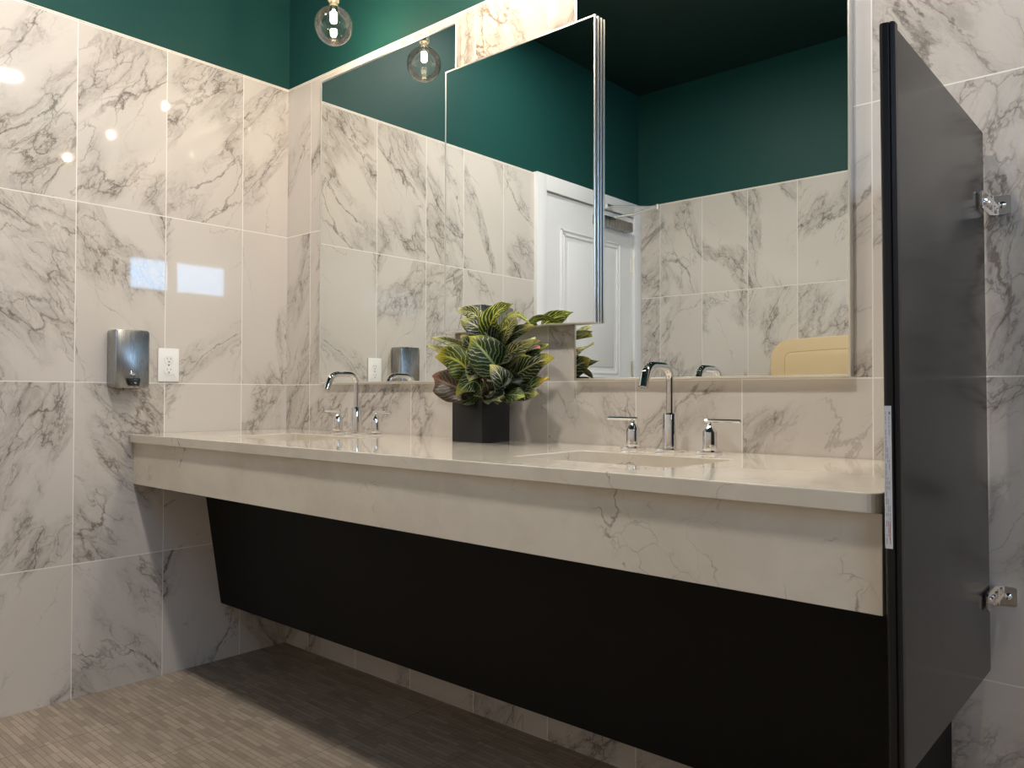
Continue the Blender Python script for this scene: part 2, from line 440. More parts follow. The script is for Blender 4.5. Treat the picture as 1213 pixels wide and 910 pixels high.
# window: white frame, mullion, frosted panes
wn = MB()
f = 0.022
wn.box(XR + 0.01, XR + 0.10, WY0, WY0 + f, WZ0, WZ1); wn.box(XR + 0.01, XR + 0.10, WY1 - f, WY1, WZ0, WZ1)
wn.box(XR + 0.01, XR + 0.10, WY0 + f, WY1 - f, WZ0, WZ0 + f); wn.box(XR + 0.01, XR + 0.10, WY0 + f, WY1 - f, WZ1 - f, WZ1)
wo = tag(wn.build('window_1', M['white_paint'], smooth=False), kind='structure')
MB().box(XR + 0.02, XR + 0.03, WY0 + f, WY1 - f, WZ0 + f, WZ1 - f).build('pane', M['daylight'], wo, smooth=False)
#@@DOOR@@
# door with casing in the left wall beside the front corner
DY0, DY1, DZ = -2.655, -1.778, 2.197
dr = MB()
dr.box(-T, 0.022, DY1 + 0.004, -1.690 + 0.004, 0, TT + 0.010, 0.003)
dr.box(-T, 0.022, YF + 0.002, DY0 - 0.004, 0, TT + 0.010, 0.003)
dr.box(-T, 0.022, DY0 - 0.004, DY1 + 0.004, DZ + 0.006, TT + 0.010, 0.003)
door = tag(dr.build('door_1', M['white_paint']), kind='structure')
def door_leaf():
    g = MB()
    g.box(-0.009, 0.004, DY0, DY1, 0.008, DZ)
    # raised mouldings of the two panels
    for z0, z1 in ((0.22, 0.95), (1.13, 2.01)):
        y0, y1 = -2.508, -1.925
        for q, h in ((0.0, 0.010), (0.026, 0.007)):
            a, b, c, d = y0 + q, y1 - q, z0 + q, z1 - q
            t = 0.014
            g.box(0.002, 0.004 + h, a, b, c, c + t, 0.003); g.box(0.002, 0.004 + h, a, b, d - t, d, 0.003)
            g.box(0.002, 0.004 + h, a, a + t, c, d, 0.003); g.box(0.002, 0.004 + h, b - t, b, c, d, 0.003)
        g.box(0.002, 0.009, y0 + 0.07, y1 - 0.07, z0 + 0.07, z1 - 0.07, 0.004)
    return g.build('door_panel', M['white_paint'], door)
door_leaf()
for z in (0.30, 1.20, 1.885):
    h = MB(); h.cyl((0.012, DY0 - 0.004, z - 0.05), (0.012, DY0 - 0.004, z + 0.05), 0.0065)
    h.box(0.003, 0.006, DY0, DY0 + 0.022, z - 0.05, z + 0.05)
    h.build('hinge', M['bright_metal'], door)
hd = MB(); hd.lathe([(0, 0), (0.03, 0), (0.03, 0.006), (0.012, 0.010), (0.010, 0.03), (0.026, 0.04), (0.028, 0.055), (0.018, 0.066), (0, 0.068)], 24,
    Matrix.Translation((0.004, DY1 - 0.065, 0.98)) @ Matrix.Rotation(PI / 2, 4, 'Y'))
hd.build('door_knob', M['bright_metal'], door)

# ---------------------------------------------------------------- door closer
dc = tag(empty('door_closer', (0.004, -2.41, 2.115)), 'grey metal door closer with folding arm mounted at the top of the white door', 'door closer')
MB().box(0.0, 0.060, -0.165, 0.165, -0.030, 0.032, 0.006).build('closer_body', M['steel'], dc)
g = MB(); g.cyl((0.035, 0.0, 0.03), (0.035, 0.0, 0.052), 0.012)
g.tube([(0.035, 0, 0.047), (0.12, -0.07, 0.062), (0.226, -0.19, 0.118)], 0.0075, 12)
g.build('main_arm', M['bright_metal'], dc)
g = MB(); g.tube([(0.226, -0.19, 0.118), (0.03, 0.058, 0.105)], 0.006, 12); g.cyl((0.226, -0.19, 0.100), (0.226, -0.19, 0.134), 0.011)
g.box(0.018, 0.034, 0.03, 0.09, 0.09, 0.118, 0.003)
g.build('forearm', M['bright_metal'], dc)

# ================================================================ VANITY
VL, VX = 0.002, 2.494        # ends of the top
VY, VT = -0.632, 0.880
SINKS = ((0.375, 0.795), (1.655, 2.072))
SY0, SY1 = -0.475, -0.205
def counter_mesh():
    b = bmesh.new()
    r = 0.018
    xs = [VL, SINKS[0][0], SINKS[0][1], SINKS[1][0], SINKS[1][1], VX]
    ys = [VY, SY0, SY1, -0.002]
    V = {}
    for i, x in enumerate(xs):
        for j, y in enumerate(ys): V[i, j] = b.verts.new((x, y, VT))
    for i in range(5):
        for j in range(3):
            if j == 1 and i in (1, 3): continue
            b.faces.new((V[i, j], V[i + 1, j], V[i + 1, j + 1], V[i, j + 1]))
    ret = bmesh.ops.extrude_face_region(b, geom=list(b.faces))
    for v in [g for g in ret['geom'] if isinstance(g, bmesh.types.BMVert)]: v.co.z -= 0.030
    bmesh.ops.recalc_face_normals(b, faces=b.faces)
    # round the free front corner and the vertical corners of the cutouts
    ve = [e for e in b.edges if abs(e.verts[0].co.z - e.verts[1].co.z) > 0.01]
    fr = [e for e in ve if e.verts[0].co.x > VX - 1e-4 and e.verts[0].co.y < VY + 1e-4]
    bmesh.ops.bevel(b, geom=fr, offset=0.022, segments=6, affect='EDGES', profile=0.5)
    ve = [e for e in b.edges if abs(e.verts[0].co.z - e.verts[1].co.z) > 0.01 and
          any(abs(e.verts[0].co.x - x) < 1e-4 for s in SINKS for x in s) and any(abs(e.verts[0].co.y - y) < 1e-4 for y in (SY0, SY1))]
    bmesh.ops.bevel(b, geom=ve, offset=0.016, segments=4, affect='EDGES', profile=0.5)
    sharp = [e for e in b.edges if len(e.link_faces) == 2 and e.calc_face_angle() > 1.2 and abs(e.verts[0].co.z - e.verts[1].co.z) < 1e-5]
    bmesh.ops.bevel(b, geom=sharp, offset=0.002, segments=2, affect='EDGES', profile=0.5)
    me = bpy.data.meshes.new('countertop'); b.to_mesh(me); b.free(); me.materials.append(M['quartz'])
    ob = bpy.data.objects.new('countertop', me); COL.objects.link(ob); return ob
ct = counter_mesh()
tag(ct, 'long cream quartz countertop with fine dark veins under the mirrors', 'countertop')
MB().box(VL, VX + 0.001, -0.618, -0.600, 0.703, 0.850, 0.001).build('apron', M['quartz'], ct, smooth=False)

def basin(x0, x1):
    g = bmesh.new()
    def ring(ex, z): return [g.verts.new((p[0], p[1], z)) for p in rrect(x0 - ex, x1 + ex, SY0 - ex, SY1 + ex, 0.022, 5)]
    def ringo(ex, z, r): return [g.verts.new((p[0], p[1], z)) for p in rrect(x0 - ex, x1 + ex, SY0 - ex, SY1 + ex, r, 5)]
    R = [ringo(0.022, 0.849, 0.03), ring(0.004, 0.849), ring(0.003, 0.845), ring(-0.006, 0.74), ringo(-0.022, 0.722, 0.025), ringo(-0.12, 0.716, 0.012)]
    O = [ringo(0.022, 0.840, 0.03), ringo(0.010, 0.834, 0.03), ringo(0.006, 0.73, 0.03), ringo(-0.018, 0.708, 0.03), ringo(-0.12, 0.702, 0.012)]
    def link(A, B):
        n = len(A)
        for k in range(n): g.faces.new((A[k], A[(k + 1) % n], B[(k + 1) % n], B[k]))
    for A, B in zip(R, R[1:]): link(A, B)
    g.faces.new(R[-1])
    for A, B in zip(O, O[1:]): link(B, A)
    g.faces.new(O[-1][::-1]); link(O[0], R[0])
    bmesh.ops.recalc_face_normals(g, faces=g.faces)
    w = MB(); w.merge(g)
    ob = w.build('sink_basin', M['quartz'])
    cx, cyy = (x0 + x1) / 2, (SY0 + SY1) / 2
    d = MB(); d.lathe([(0, 0.7235), (0.008, 0.7235), (0.010, 0.720), (0.020, 0.7195), (0.022, 0.7165), (0.022, 0.7162), (0, 0.7162)], 24, Matrix.Translation((cx, cyy, 0)))
    d.build('drain', M['chrome'], ob)
    return ob
tag(basin(*SINKS[0]), 'rectangular undermount sink basin in the countertop nearer the corner, by the left faucet', 'sink', 'undermount sinks in the countertop')
tag(basin(*SINKS[1]), 'rectangular undermount sink basin in the countertop nearer the black screen, by the right faucet', 'sink', 'undermount sinks in the countertop')

# black knee panel below the counter
g = MB(); g.prism([(-0.358, 0.702), (-0.283, 0.218), (-0.263, 0.218), (-0.338, 0.702)], 0.002, 2.430)
kp = g.build('under_counter_panel', M['black_laminate'], smooth=False)
tag(kp, 'large matt black sloping panel hiding the pipes below the countertop', 'panel')
g = MB(); g.prism([(-0.358, 0.702), (-0.283, 0.218), (-0.001, 0.218), (-0.001, 0.702)], 2.430, 2.450)
g.build('end_panel', M['black_laminate'], kp, smooth=False)

# ---------------------------------------------------------------- faucets (built round the spout foot)
def make_faucet():
    r = empty('faucet', (0, 0, 0))
    g = MB()
    g.box(-0.0275, 0.0275, -0.0275, 0.0275, 0, 0.008, 0.002)
    g.lathe([(0, 0.008), (0.0190, 0.008), (0.0190, 0.092), (0.0172, 0.096), (0.0110, 0.098), (0, 0.098)], 32)
    pts = [(0, 0, 0.095), (0, 0, 0.150), (0, 0, 0.178)]
    for k in range(1, 9):
        a = PI / 2 * k / 8; pts.append((0, -0.034 + 0.034 * math.cos(a), 0.178 + 0.034 * math.sin(a)))
    pts += [(0, -0.055, 0.2122), (0, -0.080, 0.2120)]
    for k in range(1, 8):
        a = math.radians(72) * k / 7; pts.append((0, -0.080 - 0.040 * math.sin(a), 0.172 + 0.040 * math.cos(a)))
    l = Vector(pts[-1]); d = Vector((0, -math.cos(math.radians(72)), -math.sin(math.radians(72))))
    pts += [tuple(l + d * 0.012), tuple(l + d * 0.026)]
    rad = [0.0100] * (len(pts) - 9) + [0.0102, 0.0106, 0.0110, 0.0114, 0.0117, 0.0119, 0.012, 0.012, 0.012]
    g.tube(pts, rad, 24)
    sp = g.build('spout', M['chrome'], r)
    tip = l + d * 0.026
    a = MB(); a.cyl(tip - d * 0.001, tip + d * 0.0015, 0.0088); a.build('aerator', M['steel'], sp)
    for sx in (-1, 1):
        h = MB(); x = 0.108 * sx
        h.box(x - 0.024, x + 0.024, -0.024, 0.024, 0, 0.007, 0.0018)
        h.lathe([(0, 0.007), (0.0172, 0.007), (0.0178, 0.012), (0.0178, 0.052), (0.0162, 0.056), (0.0070, 0.068), (0.0048, 0.072), (0.0048, 0.080), (0, 0.080)], 32, Matrix.Translation((x, 0, 0)))
        hb = h.build('handle', M['chrome'], r)
        lv = MB(); lv.cyl((x - 0.013 * sx, 0, 0.080), (x + 0.078 * sx, 0.0, 0.080), 0.0046)
        lv.build('lever', M['chrome'], hb)
    return r
fc = make_faucet()
fc.location = (1.847, -0.092, VT)
tag(fc, 'polished chrome widespread faucet with curved spout nearest the black screen', 'faucet', 'chrome faucets on the countertop')
f2 = copy_tree(fc); f2.location = (0.587, -0.092, VT)
f2['label'] = 'polished chrome widespread faucet nearest the wall corner, left of the plant'

# ================================================================ MIRRORS
def make_mirror(name, x0, x1, z0, z1, yb, yf, label, fw=0.005, group='frameless wall mirrors above the countertop', grooved=False):
    r = empty(name, ((x0 + x1) / 2, yb, z0))
    tag(r, label, 'mirror', group)
    w, h = (x1 - x0) / 2, z1 - z0
    d = yf - yb                       # negative: towards the room
    MB().box(-w + fw, w - fw, d + 0.0010, 0.0, fw, h - fw).build('backing', M['mirror_back'], r, smooth=False)
    MB().box(-w + fw, w - fw, d, d + 0.0009, fw, h - fw).build('mirror_glass', M['silver'], r, smooth=False)
    g = MB()
    for a, b in (((d - 0.0012, d + 0.0065), (-0.0075, 0.0)) if grooved else ((d - 0.0012, 0.0),)):
        g.box(-w, -w + fw, a, b, 0, h, 0.0006, 1); g.box(w - fw, w, a, b, 0, h, 0.0006, 1)
        g.box(-w + fw, w - fw, a, b, 0, fw, 0.0006, 1); g.box(-w + fw, w - fw, a, b, h - fw, h, 0.0006, 1)
    g.build('frame', M['bright_metal'], r, smooth=False)
    return r
MZ0, MZ1 = 1.063, 2.246
make_mirror('wall_mirror', 0.258, 1.012, MZ0, MZ1, -0.0006, -0.020, 'tall wall mirror nearest the tiled corner, behind the left faucet')
make_mirror('wall_mirror', 1.497, 2.259, MZ0, MZ1, -0.0006, -0.020, 'tall wall mirror nearest the black screen, behind the right faucet')
cm = make_mirror('wall_mirror', 0.984, 1.584, 1.222, 2.081, -0.0220, -0.0430, 'raised centre mirror overlapping the two wall mirrors above the potted plant', 0.005, grooved=True)
for z in (0.15, 0.67): MB().box(-0.2, 0.2, 0.0002, 0.0212, z, z + 0.04).build('hanging_rail', M['mirror_back'], cm, smooth=False)

# ================================================================ PRIVACY SCREEN
SX0, SX1, SYN, SYF = 2.4985, 2.5175, -0.640, -0.030
SZ0, SZ1 = 0.480, 1.547
sr = empty('privacy_screen', (2.508, -0.03, 1.547)); sr.rotation_euler.y = math.radians(-0.45)
tag(sr, 'dark grey partition screen standing out from the back wall at the end of the countertop', 'screen')
bx, by, bz = 2.508, -0.03, 1.547
g = MB(); g.box(SX0 - bx + 0.001, SX1 - bx, SYN + 0.012 - by, SYF - by, SZ0 - bz, SZ1 - bz, 0.0012, 1)
g.build('panel', M['screen'], sr, smooth=False)
# rounded black edge moulding down the front
pr = []
x0, x1 = SX0 - bx, SX1 - bx + 0.0022
yy = SYN + 0.016 - by
pr = [(x0, yy), (x1, yy), (x1, yy - 0.012), (x1 - 0.002, yy - 0.015), (x1 - 0.005, yy - 0.0165), (x1 - 0.0068, yy - 0.0145), (x1 - 0.0085, yy - 0.0165), (x0 + 0.006, yy - 0.0185), (x0 + 0.003, yy - 0.0175), (x0 + 0.0008, yy - 0.014)]
g = MB(); g.prism(pr, SZ0 - bz, SZ1 - bz + 0.003, 'xy')
g.build('edge_moulding', M['screen_edge'], sr, smooth=False)
# printed sticker on the edge
lx0, lx1, lz0, lz1 = x0 + 0.0016, x0 + 0.0116, 0.806 - bz, 1.006 - bz
yl = yy - 0.0192
st = MB().box(lx0, lx1, yl, yl + 0.0006, lz0, lz1).build('warning_sticker', M['paper'], sr, smooth=False)
tag(st, 'white printed paper strip')
random.seed(3)
g = MB(); z = lz1 - 0.008
g.box(lx0 + 0.0072, lx0 + 0.0086, yl - 0.0002, yl, z - 0.004, z)
while z > lz0 + 0.012:
    L = random.uniform(0.003, 0.009)
    for q, on in ((0.0022, True), (0.0044, z < lz1 - 0.05), (0.0066, z > lz1 - 0.04 or z < lz1 - 0.07)):
        if on and random.random() < 0.85: g.box(lx0 + q, lx0 + q + 0.0006, yl - 0.0002, yl, z - L, z)
    z -= L + 0.0016
g.build('printed_text', M['ink'], st, smooth=False)
MB().box(lx0 + 0.0064, lx0 + 0.0070, yl - 0.0003, yl - 0.0001, lz0 + 0.012, lz0 + 0.035).build('red_line', M['redink'], st, smooth=False)
def bracket(z, up):
    g = MB()
    X = SX1 + 0.004 - bx
    g.prism(rrect(X + 0.004, X + 0.038, z - 0.019, z + 0.019, 0.005, 4), 0.0296, 0.0265, 'xz')       # flange on the wall
    g.prism([(0.0296, z - 0.019), (0.0296, z + 0.019), (0.012, z + 0.019), (-0.052, z + 0.017), (-0.057, z + 0.012), (-0.057, z - 0.012), (-0.052, z - 0.017), (0.012, z - 0.019)], X, X + 0.0032, 'yz')
    g.prism([(0.0290, z - 0.019), (0.0290, z + 0.019), (0.018, z + 0.019), (0.018, z - 0.019)], X + 0.0032, X + 0.0075, 'yz')
    b = g.build('wall_bracket', M['chrome'], sr)
    s = MB()
    s.lathe([(0, 0.0055), (0.003, 0.005), (0.006, 0.0028), (0.0068, 0), (0, 0)], 20, Matrix.Translation((X + 0.023, 0.0264, z)) @ Matrix.Rotation(PI / 2, 4, 'X'))
    s.lathe([(0, 0.0055), (0.003, 0.005), (0.006, 0.0028), (0.0068, 0), (0, 0)], 20, Matrix.Translation((X + 0.0032, -0.022, z)) @ Matrix.Rotation(PI / 2, 4, 'Y'))
    s.lathe([(0, 0.0055), (0.003, 0.005), (0.006, 0.0028), (0.0068, 0), (0, 0)], 20, Matrix.Translation((X + 0.0032, 0.004, z)) @ Matrix.Rotation(PI / 2, 4, 'Y'))
    s.build('screw', M['chrome'], b)
bracket(1.402 - bz, 1)
bracket(0.624 - bz, -1)

# ================================================================ WALL FITTINGS, LEFT WALL
sd = tag(empty('soap_dispenser', (0.0005, -0.653, 1.041)), 'brushed stainless steel soap dispenser on the left wall with black push spout', 'soap dispenser')
g = MB(); g.prism(rrect(-0.0575, 0.0575, 0.0, 0.202, 0.012, 5), 0.0, 0.072, 'yz', 0.0028)
g.build('body', M['steel'], sd)
g = MB(); g.prism([(-0.030, -0.004 + 0.0), (0.030, -0.004), (0.036, 0.006), (-0.036, 0.006)], 0.004, 0.050, 'yz'); g.build('base_lip', M['steel'], sd)
q = Matrix.Rotation(PI / 2, 4, 'Y')
g = MB(); g.lathe([(0, 0.004), (0.006, 0.0035), (0.0085, 0.002), (0.010, 0), (0, 0)], 24, Matrix.Translation((0.0722, 0.0, 0.050)) @ q); g.build('sight_window', M['chrome'], sd)
g = MB(); g.prism([(-0.022, 0.034), (0.022, 0.034), (0.018, 0.008), (-0.014, 0.008)], 0.072, 0.086, 'yz', 0.002); pb = g.build('push_spout', M['black_plastic'], sd)
g = MB(); g.lathe([(0, 0.004), (0.003, 0.003), (0.004, 0), (0, 0)], 16, Matrix.Translation((0.086, 0.004, 0.018)) @ q); g.build('spout_tip', M['chrome'], pb)

ol = tag(empty('wall_outlet', (0.0005, -0.496, 1.066)), 'white duplex power outlet on the tiled left wall beside the soap dispenser', 'power outlet')
g = MB(); g.prism(rrect(-0.0385, 0.0385, 0, 0.122, 0.004, 4), 0.0, 0.0055, 'yz', 0.0018); g.build('cover_plate', M['white_plastic'], ol)
for z in (0.0415, 0.0805):
    pts = []
    for k in range(28):
        a = 2 * PI * k / 28; y = 0.0170 * math.cos(a); zz = 0.0170 * math.sin(a); zz = max(-0.0135, min(0.0135, zz)); pts.append((y, z + zz))
    g = MB(); g.prism(pts, 0.0056, 0.0072, 'yz'); rc = g.build('receptacle', M['white_plastic'], ol, smooth=False)
    g = MB()
    g.box(0.0072, 0.0075, -0.0072, -0.0055, z - 0.001, z + 0.008); g.box(0.0072, 0.0075, 0.0055, 0.0072, z, z + 0.0075)
    g.prism([(0.0030 * math.cos(a * PI / 5), z - 0.0075 + 0.0030 * math.sin(a * PI / 5)) for a in range(10)], 0.0072, 0.0075, 'yz')
    g.build('slots', M['ink'], rc, smooth=False)
g = MB(); g.lathe([(0, 0.0012), (0.0025, 0.0008), (0.003, 0), (0, 0)], 14, Matrix.Translation((0.0056, 0, 0.061)) @ q); g.build('screw', M['steel'], ol)

pt = tag(empty('paper_towel_dispenser', (0.0005, -1.268, 1.12)), 'stainless paper towel dispenser reflected in the centre mirror behind the leaves', 'towel dispenser')
g = MB(); g.prism(rrect(-0.126, 0.126, 0.02, 0.362, 0.008, 4), 0.0, 0.100, 'yz', 0.003); g.build('body', M['steel'], pt)
g = MB(); g.box(0.100, 0.103, -0.118, 0.118, 0.045, 0.335, 0.001); g.build('front_door', M['steel'], pt)
g = MB(); g.box(0.030, 0.075, -0.10, 0.10, 0.0, 0.020); g.build('paper_slot', M['black_plastic'], pt)

# baby changing station on the front wall
bs = tag(empty('baby_changing_station', (1.40, YF + 0.0005, 0.86)), 'beige plastic baby changing station on the wall opposite, reflected in the right mirror', 'changing station')
def station_outline(w0, w1, z0, z1, r):
    pts = [(w1, z0), (w1, z1 - r)]
    for k in range(1, 9): a = PI / 2 * k / 8; pts.append((w1 - r + r * math.cos(a), z1 - r + r * math.sin(a)))
    # gently crowned top edge
    for k in range(1, 8): s = k / 8; pts.append((w1 - r + (w0 + r - w1 + r) * s, z1 + 0.010 * math.sin(PI * s)))
    for k in range(0, 9): a = PI / 2 + PI / 2 * k / 8; pts.append((w0 + r + r * math.cos(a), z1 - r + r * math.sin(a)))
    pts.append((w0, z0)); return pts
g = MB(); g.prism(station_outline(-0.445, 0.445, 0.0, 0.485, 0.115), 0.0, 0.095, 'xz', 0.006); g.build('housing', M['beige_plastic'], bs)
g = MB(); g.prism(station_outline(-0.360, 0.360, 0.03, 0.412, 0.04), 0.0955, 0.0975, 'xz'); g.build('groove', M['beige_plastic2'], bs)
g = MB(); g.prism(station_outline(-0.357, 0.357, 0.033, 0.409, 0.038), 0.0956, 0.103, 'xz', 0.002); g.build('table_door', M['beige_plastic'], bs)

# ================================================================ POTTED CROTON
PX, PY = 1.2025, -0.0975
cr = tag(empty('potted_croton', (PX, PY, VT)), 'potted croton with yellow-veined leaves in a square black pot between the faucets', 'potted plant')
def pot():
    b = bmesh.new(); h = 0.0625
    def R(e, z): return [b.verts.new((p[0], p[1], z)) for p in rrect(-h + e, h - e, -h + e, h - e, 0.004, 3)]
    rs = [R(0.0015, 0.0), R(0, 0.0015), R(0, 0.122), R(0.001, 0.1235), R(0.007, 0.1235), R(0.008, 0.122), R(0.008, 0.098)]
    for A, B in zip(rs, rs[1:]):
        for k in range(len(A)): b.faces.new((A[k], A[(k + 1) % len(A)], B[(k + 1) % len(A)], B[k]))
    b.faces.new(rs[0][::-1]); b.faces.new(rs[-1])
    bmesh.ops.recalc_face_normals(b, faces=b.faces)
    w = MB(); w.merge(b); return w
pot().build('pot', M['pot'], cr)
g = MB(); bb = bmesh.new(); bmesh.ops.create_grid(bb, x_segments=14, y_segments=14, size=0.0535)
random.seed(5)
for v in bb.verts: v.co.z = 0.106 + random.uniform(0, 0.006)
g.merge(bb); g.build('soil', M['soil'], cr)
def L3(p): return Vector((p[0] - PX, p[1] - PY, p[2] - VT))
stems = MB()
stems.tube([(0, 0, 0.10), (0.004, -0.006, 0.16), (0.012, -0.012, 0.235), (0.018, -0.016, 0.31)], [0.006, 0.0055, 0.0045, 0.003], 10)
stems.tube([(0.01, 0.0, 0.10), (0.035, -0.006, 0.15), (0.075, -0.016, 0.20)], [0.005, 0.004, 0.003], 10)
stems.tube([(-0.005, 0.0, 0.10), (-0.012, -0.008, 0.15), (-0.004, -0.004, 0.22), (0.0, -0.006, 0.30)], [0.005, 0.004, 0.0035, 0.0025], 10)
stems.build('stem', M['stem'], cr)
LEAVES = [
    ('bright', [1.2593, -0.11, 1.1158], [1.2892, -0.15, 1.2243], [1.3997, -0.19, 1.2739], 0.059),
    ('pale', [1.2186, -0.1, 1.1808], [1.2153, -0.13, 1.2552], [1.1596, -0.16, 1.2718], 0.038),
    ('dark', [1.2718, -0.12, 1.16], [1.2683, -0.16, 1.2075], [1.2042, -0.19, 1.2438], 0.074),
    ('green', [1.3214, -0.13, 1.0597], [1.3328, -0.2, 1.1229], [1.2687, -0.22, 1.1892], 0.095),
    ('thin', [1.2024, -0.09, 1.1179], [1.1143, -0.1, 1.1722], [1.0053, -0.12, 1.2024], 0.024),
    ('pale', [1.2226, -0.1, 1.0789], [1.1346, -0.12, 1.1316], [1.0075, -0.14, 1.1798], 0.031),
    ('yellow', [1.2269, -0.13, 1.0204], [1.2254, -0.2, 1.1087], [1.132, -0.22, 1.1355], 0.084),
    ('red', [1.2339, -0.13, 1.0103], [1.1805, -0.19, 1.0451], [1.0961, -0.2, 1.0761], 0.090),
    ('green', [1.2503, -0.14, 1.0054], [1.2735, -0.2, 1.0591], [1.2283, -0.23, 1.0153], 0.053),
    ('pink', [1.2511, -0.13, 1.0054], [1.3173, -0.19, 1.0348], [1.3068, -0.2, 1.0683], 0.043),
    ('dark', [1.285, -0.13, 1.0056], [1.3992, -0.22, 1.0506], [1.3701, -0.24, 1.104], 0.060),
    ('black', [1.2901, -0.11, 1.0404], [1.3547, -0.16, 1.0877], [1.4065, -0.19, 1.1328], 0.072),
    ('pale', [1.2696, -0.11, 1.1005], [1.3593, -0.14, 1.1412], [1.4666, -0.16, 1.1739], 0.041),
    ('dark', [1.2328, -0.1, 1.1295], [1.3275, -0.13, 1.1819], [1.4604, -0.16, 1.2138], 0.037),
    ('cream', [1.3101, -0.11, 1.0452], [1.3963, -0.12, 1.0951], [1.4892, -0.11, 1.1264], 0.065),
    ('orange', [1.2993, -0.12, 1.0057], [1.3924, -0.13, 1.0302], [1.4794, -0.12, 1.0723], 0.060),
    ('green', [1.2988, -0.09, 1.0655], [1.3622, -0.08, 1.1264], [1.4501, -0.08, 1.1647], 0.034),
    ('bright', [1.2478, -0.09, 1.0914], [1.3071, -0.1, 1.2441], [1.4231, -0.13, 1.2204], 0.017),
    ('green', [1.252, -0.12, 1.0054], [1.397, -0.2, 1.0205], [1.4815, -0.22, 1.016], 0.051),
    ('dark', [1.2449, -0.12, 1.053], [1.2676, -0.18, 1.0888], [1.2727, -0.22, 1.0588], 0.059),
    ('green', [1.2212, -0.08, 1.0921], [1.2282, -0.05, 1.1702], [1.2849, -0.075, 1.2121], 0.052),
    ('dark', [1.2073, -0.08, 1.0667], [1.1304, -0.06, 1.1207], [1.0894, -0.075, 1.1345], 0.058),
    ('dark', [1.256, -0.08, 1.0535], [1.3078, -0.07, 1.0908], [1.372, -0.08, 1.0771], 0.060),
    ('green', [1.257, -0.1, 1.1162], [1.3168, -0.14, 1.1745], [1.4141, -0.22, 1.2122], 0.049),
    ('black', [1.2858, -0.12, 1.0279], [1.3702, -0.17, 1.0586], [1.4523, -0.2, 1.0573], 0.057),
    ('yellow', [1.2328, -0.1, 1.1295], [1.2092, -0.09, 1.1818], [1.1711, -0.08, 1.2177], 0.041),
    ('black', [1.2588, -0.12, 1.0104], [1.3745, -0.21, 1.0345], [1.4359, -0.23, 1.0662], 0.061),
    ('black', [1.2313, -0.12, 1.0204], [1.2473, -0.18, 1.0522], [1.2529, -0.2, 1.0983], 0.064),
    ('dark', [1.2835, -0.11, 1.0056], [1.3907, -0.15, 1.0253], [1.473, -0.16, 1.0207], 0.048),
    ('green', [1.2511, -0.13, 1.0054], [1.2239, -0.17, 1.0203], [1.1526, -0.18, 1.005], 0.055),
    ('black', [1.2571, -0.1, 1.0784], [1.266, -0.15, 1.1192], [1.2913, -0.17, 1.174], 0.064),
    ('cream', [1.2741, -0.1, 1.0781], [1.3827, -0.17, 1.1154], [1.4821, -0.2, 1.1254], 0.052),
    ('dark', [1.2374, -0.09, 1.117], [1.1788, -0.11, 1.164], [1.1651, -0.14, 1.1989], 0.057),
    ('green', [1.2653, -0.09, 1.0155], [1.3385, -0.09, 1.0527], [1.3984, -0.085, 1.0888], 0.059),
    ('black', [1.204, -0.08, 1.0281], [1.1257, -0.07, 1.0677], [1.0709, -0.075, 1.0549], 0.063),
    ('pink', [1.2987, -0.09, 1.0954], [1.3727, -0.1, 1.1376], [1.4437, -0.11, 1.1563], 0.029),
    ('yellow', [1.2809, -0.07, 1.0913], [1.3621, -0.08, 1.1535], [1.4295, -0.085, 1.1749], 0.025),
    ('pale', [1.2988, -0.12, 1.1392], [1.3696, -0.17, 1.2016], [1.4334, -0.2, 1.238], 0.029),
    ('dark', [1.2434, -0.14, 1.0054], [1.3802, -0.23, 1.0157], [1.4081, -0.24, 1.0066], 0.046),

]
